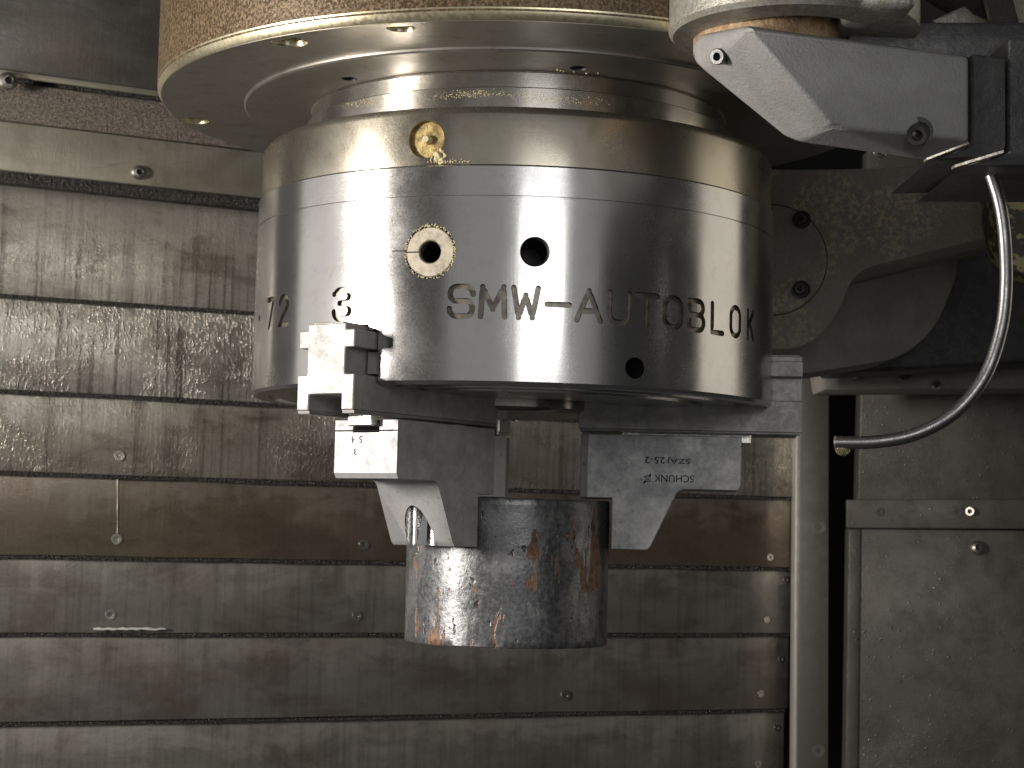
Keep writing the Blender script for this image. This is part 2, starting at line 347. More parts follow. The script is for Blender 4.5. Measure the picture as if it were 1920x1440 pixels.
# the slatted way cover: plates overlap downward, the wall recedes to the right
psi = R(22.5); WD = Vector((math.cos(psi), math.sin(psi), 0)); WN = Vector((math.sin(psi), -math.cos(psi), 0))
W0 = P(0, 984, 12.0); W0.z = 0
cover = thing('way_cover', P(700, 1500, 13), 'wall of overlapping horizontal steel plates behind the chuck and pipe', 'way cover')
def wall_pt(px, py, off=0): return Pplane(px, py, W0+WN*off, WN)
bots = [551, 730, 883, 1040, 1187, 1355, 1530]; tops = [335]+bots[:-1]
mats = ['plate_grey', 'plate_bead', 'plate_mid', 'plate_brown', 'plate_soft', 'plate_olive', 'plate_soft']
rights = [1530, 1530, 1530, 1530, 1487, 1478, 1469]
plates = []
for i, (t_, b_) in enumerate(zip(tops, bots)):
    off = (6-i)*.045
    zb = wall_pt(0, b_, off).z; zt = wall_pt(0, t_, off).z + (.22 if i else .02)
    p0 = wall_pt(-420, 900, off); p1 = wall_pt(rights[i], (t_+b_)/2+20, off)
    q = [Vector((p0.x, p0.y, zb)), Vector((p1.x, p1.y, zb)), Vector((p1.x, p1.y, zt)), Vector((p0.x, p0.y, zt))]
    bm = prism_bm(q, -WN*.035, .006, 2)
    bmesh.ops.subdivide_edges(bm, edges=[e for e in bm.edges if e.calc_length() > 4], cuts=30)
    for v_ in bm.verts:                                                  # slightly buckled sheet
        s_ = (v_.co-W0).dot(WD); v_.co += WN*.012*mnoise.noise(Vector((s_*.9, i*3.1, v_.co.z*.6))); v_.co.z += .006*mnoise.noise(Vector((s_*1.3, i*7.7, 2)))
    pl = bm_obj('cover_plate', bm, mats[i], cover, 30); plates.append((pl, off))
    lp = [Vector((a_.x, a_.y, z_))-WN*.012 for a_, z_ in ((q[0], zb-.027), (q[1]-WD*.02, zb-.027), (q[1]-WD*.02, zb+.03), (q[0], zb+.03))]
    bm = prism_bm(lp, -WN*.018)
    bmesh.ops.subdivide_edges(bm, edges=[e for e in bm.edges if e.calc_length() > 4], cuts=40)
    for v_ in bm.verts:
        if v_.co.z < zb: v_.co.z += .007*mnoise.noise(Vector(((v_.co-W0).dot(WD)*2.2, i*5.3, 1)))
    bm_obj('wiper_lip', bm, 'wiper', pl, 30)
def plate_screw(i, px, py, px_r=9, head='flat'):
    pl, off = plates[i]; p = wall_pt(px, py, off+.004)
    screw('screw', p, WN, px_r*p.y/FPX, pl, head)
for i, px, py in [(2, 224, 855), (3, 219, 1011), (4, 207, 1153), (5, 191, 1316), (3, 683, 1021), (4, 670, 1155), (5, 652, 1308), (5, 1061, 1304),
                  (3, 1444, 1045), (4, 1438, 1162), (4, 1474, 1087), (5, 1427, 1301), (5, 1465, 1236), (6, 1458, 1365), (6, 1422, 1433)]:
    plate_screw(i, px, py, 9 if px < 1200 else 6)
# wet bead hanging at a plate's lower edge, its glint painted white
pl, off = plates[3]
bm_obj('coolant_run', tube_bm([wall_pt(220.5-.02*k, 886+k*6, off+.002) for k in range(20)], [.0035+.0015*math.sin(k*.7) for k in range(20)], 6), 'plate_grey', pl, 60)
pl, off = plates[4]
bead = [wall_pt(175+k*9, 1180+.0*k+random.uniform(-1.5, 1.5), off+.03) for k in range(16)]
bm_obj('coolant_bead', tube_bm(bead, [.004+.006*abs(math.sin(k*1.9))*(1 if k < 14 else .3)+.001 for k in range(16)], 8), 'glint', pl, 60)

# header above the cover, at the left
psh = R(27); HD = Vector((math.cos(psh), math.sin(psh), 0)); HN = Vector((math.sin(psh), -math.cos(psh), 0))
H0 = P(0, 984, 11.3); H0.z = 0
def head_pt(px, py, off=0): return Pplane(px, py, H0+HN*off, HN)
header = thing('header_panel', head_pt(200, 320), 'beige steel header panel with crusted ledge above the slatted cover, at left', 'panel')
def head_strip(name, y0, y1, off, mat, thick=.05, x1=760, parent=header, bev=.008):
    z0 = head_pt(0, y1, off).z; z1 = head_pt(0, y0, off).z; a_ = head_pt(-300, 200, off); b_ = head_pt(x1, 200, off)
    return bm_obj(name, prism_bm([Vector((a_.x, a_.y, z0)), Vector((b_.x, b_.y, z0)), Vector((b_.x, b_.y, z1)), Vector((a_.x, a_.y, z1))], -HN*thick, bev), mat, parent, 30)
head_strip('backing_plate', 100, 330, -.04, 'headplate', .06)
fp = head_strip('face_plate', 226.5, 318, .02, 'headplate')
up = head_strip('crusted_ledge', 150, 224.5, .03, 'crust', .08, bev=.02)
head_strip('ledge_lip', 130, 141, .10, 'headplate', .03)
head_strip('shadow_gap', 141, 152, .0, 'wiper', .04)
p = head_pt(260, 323, .03); screw('screw', p, HN, 14*p.y/FPX, fp, 'pan')
p = head_pt(15, 152, .12); screw('screw', p, HN, 18*p.y/FPX, up, 'pan')
wp = thing('wiper_strip', head_pt(200, 345), 'black oily rubber wiper strip under the beige header panel', 'wiper')
o = head_strip('wiper_lip', 317, 344, -.03, 'wiper', .10, parent=wp, bev=.03)
tp = thing('steel_plate', head_pt(100, 60), 'dark grey steel plate in the top left corner, next to the flange', 'panel')
head_strip('plate_sheet', -220, 129, .12, 'topplate', .05, 720, tp, .015)

# rail bar and right-hand panels
bar = thing('guide_rail', P(1525, 1440, 13.9), 'tall narrow grey steel rail right of the slatted wall', 'rail')
def slab(name, quad, Yf, depth, mat, parent, bev=.01):
    return bm_obj(name, prism_bm([P(x, y, Yf) for x, y in quad], Vector((0, depth, 0)), bev), mat, parent, 30)
b1 = slab('rail_body', [(1500, 640), (1555, 640), (1553, 1520), (1494, 1520)], 13.9, .25, 'bar', bar)
slab('rail_edge', [(1493.5, 640), (1500, 640), (1494, 1520), (1487.5, 1520)], 13.93, .2, 'baredge', bar, .004)
for px, py in ((1537, 989), (1535, 1408), (1540, 700)):
    p = P(px, py, 13.9); screw('screw', p, (0, -1, 0), 11*p.y/FPX, b1, 'flat', 'bar')
rp = thing('wall_cladding', P(1750, 1440, 13.7), 'large oil-misted grey steel side panel at the lower right', 'panel')
lo = slab('panel_sheet', [(1593, 990), (2150, 997), (2150, 1560), (1585, 1560)], 13.65, .2, 'panel', rp, .02)
slab('edge_fold', [(1592, 992), (1614, 992), (1607, 1560), (1584, 1560)], 13.635, .05, 'panel', lo, .008)
p = P(1833, 1027, 13.63); screw('screw', p, (-.1, -1, .1), 13*p.y/FPX, lo, 'pan', 'screw')
st = thing('joint_strip', P(1750, 990, 13.5), 'grey steel joint strip with a cap screw across the side panels', 'strip')
s1 = slab('strip_sheet', [(1588, 937), (2150, 936), (2150, 993), (1588, 990)], 13.60, .05, 'panel', st, .008)
p = P(1820, 959, 13.60); screw('screw', p, (-.5, -1, 0), 9*p.y/FPX, s1, 'cap', 'screw')
p = P(1797, 959, 13.595); screw('screw', p, (0, -1, 0), 9*p.y/FPX, s1, 'flat', 'panel')
p = P(1650, 960, 13.595); screw('screw', p, (0, -1, 0), 7*p.y/FPX, s1, 'flat', 'panel')
us = thing('wall_cladding', P(1780, 930, 13.8), 'dark speckled steel panel behind the bent coolant tube', 'panel')
slab('panel_sheet', [(1626, 280), (2150, 280), (2150, 940), (1608, 940)], 13.75, .2, 'panel', us, .02)
fl = thing('flange_strip', P(1700, 720, 12.6), 'dark horizontal flange strip with bolts beneath the cast housing', 'strip')
f1 = slab('strip_sheet', [(1540, 690), (2150, 640), (2150, 728), (1545, 732)], 12.6, .5, 'casting', fl, .02)
for px, py, r_ in ((1600, 703, 11), (1697, 696, 16), (1756, 724, 10)):
    p = P(px, py, 12.58); screw('bolt', p, (-.2, -1, .1), r_*p.y/FPX, f1, 'cap' if r_ > 12 else 'pan', 'screwdark' if r_ > 12 else 'screw')

# ================================================================== cast housing right of the chuck
hs = thing('cast_housing', P(1600, 690, 10.8), 'dark grimy cast arm with round screwed cover, right of the chuck', 'casting')
def casting(name, pts, rad, Yf, depth, mat, parent, bev):
    rp_ = round_poly(pts, rad); return bm_obj(name, prism_bm([P(x, y, Yf) for x, y in rp_], Vector((0, depth, 0)), bev, 3), mat, parent, 50)
main = casting('arm_body', [(1330, 318), (1560, 318), (1960, 305), (1960, 418), (1600, 508), (1572, 590), (1510, 655), (1330, 655)],
               [60, 40, 0, 0, 60, 60, 70, 60], 10.3, 1.1, 'speckle', hs, .035)
casting('support_flange', [(1330, 470), (1800, 430), (1793, 520), (1755, 615), (1690, 672), (1500, 702), (1330, 702)],
        [30, 0, 20, 60, 60, 20, 20], 11.25, .6, 'casting', hs, .05)
casting('dark_filler', [(1560, 330), (2150, 330), (2150, 668), (1700, 694), (1560, 700)], 0, 11.95, .5, 'armdark', hs, .03)  # added dark block, stands in for the dark gap beneath the casting
c0 = P(1446, 487, 10.29)
cov = bm_obj('round_cover', frame_lathe([(.315, -.05), (.315, .012), (.305, .022), (.02, .022)], c0, (0, -1, 0), 48), 'speckle', hs, 40)
bm_obj('cover_joint', frame_lathe([(.323, -.01), (.323, .004), (.314, .004), (.314, -.01)], c0, (0, -1, 0), 48, cap=False), 'black', cov, None)
for px, py in ((1503, 412), (1502, 543)):
    p = P(px, py, 10.26)
    bm_obj('screw_recess', frame_lathe([(.052, 0), (.052, .012), (.044, .013), (.040, -.03)], p, (0, -1, 0), 20), 'black', cov, None)
    screw('screw', p+Vector((-.006, -.012, 0)), (-.3, -1, 0), .032, cov, 'cap', 'screwdark')
p = P(1738, 372, 10.29); screw('screw', p, (-.2, -1, 0), .02, main, 'pan', 'screwdark')
cp = thing('painted_bracket', P(1920, 520, 9.6), 'dark bracket with flaking yellow paint behind the coolant tube', 'bracket')
casting('bracket_plate', [(1862, 300), (2100, 300), (2100, 540), (1905, 520), (1868, 440)], [0, 0, 0, 40, 40], 9.7, .3, 'flake', cp, .03)

# ================================================================== spindle flange
sp = thing('spindle_flange', Vector((0, AX.y, 2.03)), 'wide round brown pebbled spindle flange at the top', 'flange')
ZF = 2.028
fr = bm_obj('rim', lathe_bm([(1.775, ZF+.034), (1.775, 4.0), (1.2, 4.0), (1.2, ZF+.034)], 256), 'flange', sp, 40)
bm_obj('chamfer_band', lathe_bm([(1.776, ZF+.05), (1.772, ZF+.022), (1.757, ZF), (1.7, ZF), (1.7, ZF+.05)], 256), 'chamfer', sp, 40)
face = bm_obj('face_ring', lathe_bm([(1.752, ZF+.02), (1.752, ZF-.0015), (1.359, ZF-.0015), (1.359, ZF+.2), (1.752, ZF+.2)], 256), 'face', sp, 30)
inner = bm_obj('inner_ring', lathe_bm([(1.3575, ZF+.1), (1.3575, ZF-.011), (1.350, ZF-.018), (1.0, ZF-.018), (1.0, ZF+.1)], 256), 'face', sp, 30)
def hole_cut(px, py, rad, z=ZF): 
    p = Pz(px, py, z); return frame_lathe([(rad*1.25, .02), (rad*1.0, -.02*1), (rad, -.18)], Vector((p.x, p.y, z-.012)), (0, 0, -1), 24)
cut(face, [hole_cut(543, 78, .075), hole_cut(365, 226, .07), hole_cut(752, 52, .06)], 'chamfer')
cut(inner, [hole_cut(655, 148, .034, ZF-.018), hole_cut(1085, 128, .038, ZF-.018)], 'black')
p = Pz(1120, 137, ZF-.02)
bm = bmesh.new()
for k in range(7):
    _x = random.uniform(1040, 1135); q = Pz(_x, 131+(_x-1040)*.08+random.uniform(-1, 2), ZF-.02); bmesh.ops.create_icosphere(bm, subdivisions=1, radius=random.uniform(.003, .007), matrix=Matrix.Translation(q))
tag(bm_obj('swarf_crumbs', bm, 'residue', inner, 60), kind='stuff')

# ================================================================== chuck
ch = thing('lathe_chuck', Vector((0, AX.y, .55)), 'large shiny round lathe chuck engraved with big block letters', 'chuck')
TH = {}; JT = -4.7
body = bm_obj('chuck_body', lathe_bm([(1.262, 1.5375), (1.2685, 1.531), (1.2685, 1.405), (1.262, 1.403), (1.262, 1.398), (1.270, 1.396), (1.272, .607), (1.258, .592),
        (1.19, .592), (1.19, .600), (1.12, .600), (1.12, .590), (1.04, .590), (1.04, .600), (.95, .600), (.95, .588), (.55, .588), (.55, .7), (.42, .7), (.42, 1.5375)], 480), 'chuck', ch, 28)
adapter = bm_obj('adapter_plate', lathe_bm([(1.255, 1.541), (1.256, 1.76), (1.250, 1.778), (1.232, 1.797), (1.20, 1.801), (.6, 1.801), (.6, 1.541)], 384), 'adapter', ch, 50)
bm_obj('neck_ring', lathe_bm([(1.052, 1.804), (1.052, 1.925), (1.044, 1.931), (.7, 1.931), (.7, 1.804)], 256), 'neck', ch, 30)
bm_obj('neck_ring', lathe_bm([(1.022, 1.934), (1.022, 2.002), (1.03, 2.0085), (.7, 2.0085), (.7, 1.934)], 256), 'neck', ch, 30)
bm_obj('center_bush', lathe_bm([(.40, .62), (.40, .56), (.38, .545), (.30, .538), (.15, .52), (.05, .515), (.05, .62)], 96), 'neck', ch, 50)

# --- jaws' shared frame
def jaw_frame(k):
    a = R(JT+120*k); U = Vector((math.cos(a), math.sin(a), 0)); V = Vector((math.sin(a), -math.cos(a), 0))
    return lambda u, v, z: AX+U*u+V*v+Vector((0, 0, z)), U, V
LJ = 2                                           # the jaw nearest the camera, at left
fL, UL, VL = jaw_frame(LJ); pe = fL(1.41, 0, 0)
zl = lambda py: Pplane(611, py, pe, UL).z
zt0, z1a, z1b, z2a, z2b, zs = zl(607), zl(619), zl(652), zl(702), zl(774), zl(756)
def tsec(e=0, bottom=None):
    b = z2b if bottom is None else bottom
    half = [(.105+e, zt0+e), (.105+e, z1a+e), (.155+e, z1a+e), (.155+e, z1b-e), (.105+e, z1b-e), (.105+e, z2a+e), (.158+e, z2a+e), (.158+e, b)]
    return half
# --- openings cut into the body
cuts = []
for k in range(3):
    f, U, V = jaw_frame(k); h = tsec(.010, .3)
    sec = [(v_, z_) for v_, z_ in h]+[(-v_, z_) for v_, z_ in h[::-1]]
    cuts.append(prism_bm([f(.56, v_, z_) for v_, z_ in sec], U*1.2))
def radial_cut(px, py, rad, depth, R0=1.27, cham=1.0, cd_=.012):
    th, z_ = surf(px, py, R0); n_ = Vector((math.sin(th), -math.cos(th), 0))
    return frame_lathe([(rad*cham, .05), (rad*cham, .0), (rad, -cd_), (rad, -depth)] if cham > 1 else [(rad, .05), (rad, -depth)], cyl(th, z_, R0), n_, 40), th, z_, n_
cut(body, cuts, 'black')
c1, *_ = radial_cut(1003, 472, .056, .3, cham=1.16)
c2, *_ = radial_cut(1190, 690, .042, .3, cham=1.1)
c3, thb, zb_, nb_ = radial_cut(806, 472, .115, .05)
c5, *_ = radial_cut(806, 472, .0485, .3)
cut(body, [c3], 'groove'); cut(body, [c1, c2, c5], 'black')
c4, thp, zp_, np_ = radial_cut(799, 261, .083, .04, 1.256)
cut(adapter, [c4], 'gunk')
# insert bushing flush in its recess
bcent = cyl(thb, zb_, 1.27)
bu = bm_obj('index_bushing', frame_lathe([(.109, -.05), (.109, -.008), (.104, -.003), (.053, -.003), (.048, -.008), (.048, -.018)], bcent, nb_, 48, cap=False), 'bush', ch, 30)
tb = Vector((math.cos(thb), math.sin(thb), 0))
bm_obj('index_mark', prism_bm([bcent-tb*.053-nb_*.004+Vector((0, 0, .003)), bcent-tb*.106-nb_*.004+Vector((0, 0, .003)), bcent-tb*.106-nb_*.004-Vector((0, 0, .003)), bcent-tb*.053-nb_*.004-Vector((0, 0, .003))], nb_*.0025), 'black', bu, None)
def crust_ring(c, nrm, rad, count, size, mat, parent, name):             # dried coolant crumbs round a joint
    bm = bmesh.new(); q = nrm.to_track_quat('Z', 'Y')
    for k in range(count):
        a = random.uniform(0, 2*math.pi); rr = rad+random.gauss(0, .0035)
        pt = c+q @ Vector((rr*math.cos(a), rr*math.sin(a), 0)); h_ = Vector((pt.x-AX.x, pt.y-AX.y, 0)); pt = Vector((AX.x, AX.y, pt.z))+h_.normalized()*1.27
        bmesh.ops.create_icosphere(bm, subdivisions=1, radius=random.uniform(.3, 1)*size, matrix=Matrix.Translation(pt))
    return tag(bm_obj(name, bm, mat, parent, 60), kind='stuff')
crust_ring(bcent, nb_, .1135, 260, .0042, 'residue', bu, 'residue_crumbs')
# the plug in the adapter plate
pc = cyl(thp, zp_, 1.256)-np_*.038
pg = bm_obj('recessed_plug', frame_lathe([(.081, 0), (.081, .012), (.074, .016), (.03, .012)], pc, np_, 40), 'gunk', ch, 40)
bm_obj('plug_pin', frame_lathe([(.020, 0), (.020, .034), (.013, .044)], pc, np_, 20), 'residue', pg, 40)
bm = bmesh.new(); bmesh.ops.create_icosphere(bm, subdivisions=4, radius=.03)
g0 = cyl(surf(826, 292, 1.256)[0], surf(826, 292, 1.256)[1], 1.245)
for v_ in bm.verts:
    v_.co *= 1+.8*mnoise.noise(v_.co*60); v_.co = g0+Vector((v_.co.x*.9, v_.co.y*.55, v_.co.z*.95))
for k in range(60):
    th_, z_ = surf(random.uniform(800, 880), 305-abs(random.gauss(0, 4)), 1.257); bmesh.ops.create_icosphere(bm, subdivisions=1, radius=random.uniform(.0015, .005), matrix=Matrix.Translation(cyl(th_, z_, 1.258)))
tag(bm_obj('dried_clump', bm, 'residue', pg, 60), kind='stuff')
# residue on the neck ring
bm = bmesh.new()
for k in range(420):
    px = random.choice((random.gauss(680, 22), random.gauss(890, 45), random.gauss(870, 30), random.gauss(1050, 50))); py = 187-12*math.exp(-((px-900)/160)**2)+random.gauss(0, 4)+abs(px-900)*.03
    th_, z_ = surf(px, py, 1.052)
    if 1.82 < z_ < 1.92: bmesh.ops.create_icosphere(bm, subdivisions=1, radius=random.uniform(.001, .0032), matrix=Matrix.Translation(cyl(th_, z_, 1.0522)))
tag(bm_obj('residue_crumbs', bm, 'residue', ch, 60), kind='stuff')

# --- engraved writing, single-stroke letters wrapped round the body
def arc(cx, cy, rx, ry, a0, a1, n_=12): return [(cx+rx*math.cos(R(a0+(a1-a0)*k/n_)), cy+ry*math.sin(R(a0+(a1-a0)*k/n_))) for k in range(n_+1)]
GL = {
 'S': [arc(.66, .74, .34, .26, 0, 90, 5)+arc(.30, .76, .28, .24, 90, 270, 10)+arc(.70, .26, .28, .26, 90, -90, 10)+arc(.34, .26, .34, .26, 270, 180, 5)],
 'M': [[(0, 0), (.06, 1), (.5, .25), (.94, 1), (1, 0)]],
 'W': [[(0, 1), (.22, 0), (.5, .75), (.78, 0), (1, 1)]],
 '-': [[(0, .48), (1, .48)]],
 'A': [[(0, 0), (.5, 1), (1, 0)], [(.18, .32), (.82, .32)]],
 'U': [[(0, 1), (0, .3)]+arc(.38, .3, .38, .3, 180, 270, 5)+arc(.62, .3, .38, .3, 270, 360, 5)+[(1, 1)]],
 'T': [[(0, 1), (1, 1)], [(.5, 1), (.5, 0)]],
 'O': [arc(.5, .70, .5, .30, 0, 180, 12)+arc(.5, .30, .5, .30, 180, 360, 12)+[(1, .70)]],
 'B': [[(0, 0), (0, 1), (.6, 1)]+arc(.65, .76, .3, .24, 90, -90, 8)+[(0, .52)], [(.6, .52)]+arc(.68, .26, .32, .26, 90, -90, 8)+[(0, 0)]],
 'L': [[(0, 1), (0, 0), (1, 0)]],
 'K': [[(0, 0), (0, 1)], [(1, 1), (0, .4)], [(.3, .58), (1, 0)]],
 '3': [[(0, .86)]+arc(.35, .78, .3, .22, 150, 90, 4)+arc(.62, .77, .34, .23, 90, -80, 8)+[(.35, .54)], [(.35, .54), (.62, .54)]+arc(.64, .27, .36, .27, 80, -90, 8)+arc(.36, .26, .36, .26, 270, 180, 5)],
 '7': [[(0, 1), (1, 1), (.35, 0)]],
 '2': [arc(.5, .72, .5, .28, 170, -20, 12)+[(0, 0), (1, 0)]],
}
def engrave(chars):
    bm = bmesh.new()
    for c_, x0, x1, yb, h in chars:
        t0, zb = surf(x0+4, yb, 1.271); t1, _ = surf(x1-4, yb, 1.271)
        for si, s_ in enumerate(GL[c_]):
            pts = []
            for (ax, ay), (bx, by) in zip(s_, s_[1:]):
                k = max(1, int(math.hypot((bx-ax)*(t1-t0)*1.27, (by-ay)*h)/.02))
                pts += [(ax+(bx-ax)*j/k, ay+(by-ay)*j/k) for j in range(k)]
            pts.append(s_[-1])
            kk = [len(kk)+si for kk in [pts]][0]
            path = [cyl(t0+(t1-t0)*x, zb+h*y, 1.271) for x, y in pts]
            hw, dp = .0128, .0165+.0003*si
            def radial(p): return Vector((p.x-AX.x, p.y-AX.y, 0)).normalized()
            rings_ = []
            for q_, p in enumerate(path):
                t_ = (path[min(q_+1, len(path)-1)]-path[max(q_-1, 0)]).normalized(); n_ = radial(p); l_ = t_.cross(n_).normalized()
                rings_.append([bm.verts.new(p+l_*a_+n_*b_) for a_, b_ in ((-hw, .02), (hw, .02), (hw*.93, -dp), (-hw*.93, -dp))])
            for a_, b_ in zip(rings_, rings_[1:]):
                for e_ in range(4): bm.faces.new((a_[e_], a_[(e_+1) % 4], b_[(e_+1) % 4], b_[e_]))
            bm.faces.new(rings_[0][::-1]); bm.faces.new(rings_[-1])
            for q_, (sx_, sy_) in enumerate(s_):                      # round stroke ends and sharp corners
                if 0 < q_ < len(s_)-1:
                    d1 = Vector((s_[q_][0]-s_[q_-1][0], s_[q_][1]-s_[q_-1][1])).normalized(); d2 = Vector((s_[q_+1][0]-s_[q_][0], s_[q_+1][1]-s_[q_][1])).normalized()
                    if d1.dot(d2) > .8: continue
                p = cyl(t0+(t1-t0)*sx_, zb+h*sy_, 1.271)
                frame_lathe([(hw*.915, -dp-.0004-.0001*(q_ % 3)), (hw*.99, .021+.0003*(q_ % 3))], p, radial(p), 14, bm=bm)
    return bm
HT = .128
zrow = surf(864, 593, 1.271)[1]
row = [('S', 838, 890), ('M', 897, 950), ('W', 958, 1012), ('-', 1021, 1071), ('A', 1077, 1130), ('U', 1139, 1183), ('T', 1189, 1236), ('O', 1242, 1281), ('B', 1288, 1323), ('L', 1331, 1359), ('O', 1366, 1391), ('K', 1398, 1416)]
def yb_for(x):                                    # pixel height of the common base line at column x
    lo_, hi = 560., 680.
    for _ in range(40):
        mid = (lo_+hi)/2
        if surf(x, mid, 1.271)[1] > zrow: lo_ = mid
        else: hi = mid
    return lo_
chars = [(c_, a, b, yb_for((a+b)/2), HT) for c_, a, b in row]
chars += [('3', 621, 659, yb_for(640), HT), ('-', 481, 490, yb_for(486), HT), ('7', 497, 515, yb_for(506), HT), ('2', 519, 542, yb_for(531), HT)]
cut(body, [engrave(chars)], 'groove', True)
tm_a = surf(735, 471, 1.271); 
tk = tube_bm([cyl(surf(x_, 471.5, 1.271)[0], tm_a[1], 1.2715) for x_ in (736, 744, 752, 760)], .0025, 6)
bm_obj('index_mark', tk, 'black', ch, None)

# ================================================================== jaws
FR = jaw_frame(0); fR, UR, VR = FR; WT = .178                          # top jaw half width
pf = fR(0, WT, 0)
def uz(px, py):
    p_ = Pplane(px, py, pf, VR); return (p_-AX).dot(UR), p_.z
prof_px = [(1089, 814), (1089, 934), (1147, 934), (1147, 1030), (1213, 1030), (1220, 1025), (1268, 927), (1274, 921), (1283, 918), (1384, 918), (1391, 911), (1391, 818)]
prof = [uz(*p_) for p_ in prof_px]
ztop = (prof[0][1]+prof[-1][1])/2; prof[0] = (prof[0][0], ztop); prof[-1] = (prof[-1][0], ztop)
zb1 = prof[8][1]; prof[9] = (prof[9][0], zb1)
prof[4] = (prof[4][0], prof[3][1]); prof[1] = (prof[1][0], prof[2][1])
UO = prof[-1][0]; prof[10] = (UO, prof[10][1])
UI = prof[0][0]; prof[1] = (UI, prof[1][1]); prof[3] = (prof[2][0], prof[3][1])
ZB = ztop+.019                                    # underside of the base jaw
def make_jaw(k, label):
    f, U, V = jaw_frame(k)
    j = thing('chuck_jaw', f(1.0, 0, ztop), label, 'jaw', 'jaws of the chuck')
    # base jaw: T section with a slot below
    h = tsec(0, ZB+.006); s_ = .092
    sec = [(v_, z_) for v_, z_ in h]+[(s_, ZB+.006), (s_, ZB+.075), (-s_, ZB+.075), (-s_, ZB+.006)]+[(-v_, z_) for v_, z_ in h[::-1]]
    base = bm_obj('base_jaw', prism_bm([f(.34, v_, z_) for v_, z_ in sec], U*(1.41-.34), .004, 1), 'jawbase', j, 30)
    tz = z1a+.012
    bm_obj('wedge_key', prism_bm([f(.6, .085, z1a+.001), f(.6, .085, z1a+.036), f(.6, -.085, z1a+.036), f(.6, -.085, z1a+.001)], U*.80, .004, 1), 'jawbase', base, 30)
    pitch = .0092; nt = int((1.405-.345)/pitch)
    for sgn in (1, -1):
        pts = [f(.345, sgn*.157, ZB+.005)]
        for q in range(nt): pts += [f(.345+q*pitch, sgn*.157, ZB+.005-.0075*0), f(.345+(q+.5)*pitch, sgn*.157, ZB-.0075)]
        pts += [f(.345+nt*pitch, sgn*.157, ZB+.005)]
        bm_obj('serration', prism_bm(pts[1:], -V*sgn*.064), 'jawbase', base, None)
    # top jaw
    pp = [f(u_, WT, z_) for u_, z_ in prof]
    bm = prism_bm(pp, -V*2*WT)
    ndl = [f(UI-.002, sg*WT, 0) for sg in (1, -1)]
    # chamfer the nose corners in plan
    for v_ in bm.verts: pass
    ed = [e for e in bm.edges if all(abs((v_.co-AX).dot(U)-UI) < 1e-3 for v_ in e.verts) and abs(e.verts[0].co.z-e.verts[1].co.z) > .1]
    bmesh.ops.bevel(bm, geom=ed, offset=.034, segments=1, affect='EDGES')
    tj = bm_obj('top_jaw', bm, 'jaw', j, 30)
    cs = []
    cs.append(prism_bm([f(.2, .075, ztop-.055), f(.2, -.075, ztop-.055), f(.2, -.075, ztop+.05), f(.2, .075, ztop+.05)], U*1.3))
    for sgn in (1, -1):                           # shallow ledge round the top of the outer end
        pass
    cut(tj, cs, 'jaw')
    ub = prof[4][0]+.012
    cb = frame_lathe([(.082, -.3), (.082, .25)], f(ub, 0, prof[3][1]), (0, 0, 1), 40)
    cut(tj, [cb], 'bore')
    md = tj.modifiers.new('edge_wear', 'BEVEL'); md.width = .0045; md.segments = 2; md.limit_method = 'ANGLE'; md.angle_limit = R(35)
    bm_obj('end_ledge', prism_bm([f(UO, v_, z_) for v_, z_ in ((WT-.004, ztop-.050), (WT-.004, ztop-.044), (-WT+.004, ztop-.044), (-WT+.004, ztop-.050))], U*.004), 'print', tj, None)
    # T nut between the two
    bm_obj('t_nut', prism_bm([f(.55, v_, z_) for v_, z_ in ((.068, ztop-.028), (.068, ZB+.045), (-.068, ZB+.045), (-.068, ztop-.028))], U*(UO+.05-.55), .005, 1), 'nut', j, 30)
    return j, f, U, V
jR = make_jaw(0, 'jaw pointing right, with black maker name and part number upside down')
jB = make_jaw(1, 'jaw at the back, mostly hidden behind the front left jaw')
jL = make_jaw(2, 'bright front left jaw with digits on its outer end and a scooped bolt bore')

def text_mesh(s_, size):
    c_ = bpy.data.curves.new('txt', 'FONT'); c_.body = s_; c_.size = size; c_.extrude = .0; c_.align_x = 'LEFT'; c_.resolution_u = 3
    o_ = bpy.data.objects.new('txt', c_); COL.objects.link(o_); dg = bpy.context.evaluated_depsgraph_get()
    me = bpy.data.meshes.new_from_object(o_.evaluated_get(dg)); bpy.data.objects.remove(o_); bpy.data.curves.remove(c_); return me
def flat_text(name, s_, origin, xd, yd, nrm, width, height, parent, mat='print'):
    me = text_mesh(s_, 1); xs = [v_.co.x for v_ in me.vertices]; ys = [v_.co.y for v_ in me.vertices]
    x0, x1, y0, y1 = min(xs), max(xs), min(ys), max(ys)
    for v_ in me.vertices:
        a, b = (v_.co.x-x0)/(x1-x0)*width, (v_.co.y-y0)/(y1-y0)*height
        v_.co = Vector(origin)+xd*a+yd*b+nrm*.0012
    return link(name, me, mat, parent)
tjR = [c_ for c_ in jR[0].children if c_.name.startswith('top_jaw')][0]; tjL = [c_ for c_ in jL[0].children if c_.name.startswith('top_jaw')][0]
def onR(px, py): return Pplane(px, py, pf, VR)
dn = Vector((0, 0, -1))
def mark(s_, x_left, x_right, y_top, y_bot):      # upside-down text: starts at its right, upright direction is down
    a = onR(x_right, y_top); b = onR(x_left, y_top); c_ = onR(x_right, y_bot)
    flat_text('etched_text', s_, a, -UR, dn, VR, (a-b).length, (a-c_).length, tjR)
mark('SZAJ', 1253, 1294, 857.5, 870); mark('25-2', 1209, 1247, 857, 869.5); mark('SCHUNK', 1226, 1301, 891.5, 905)
lc = onR(1214, 897.5)
bm = bmesh.new()
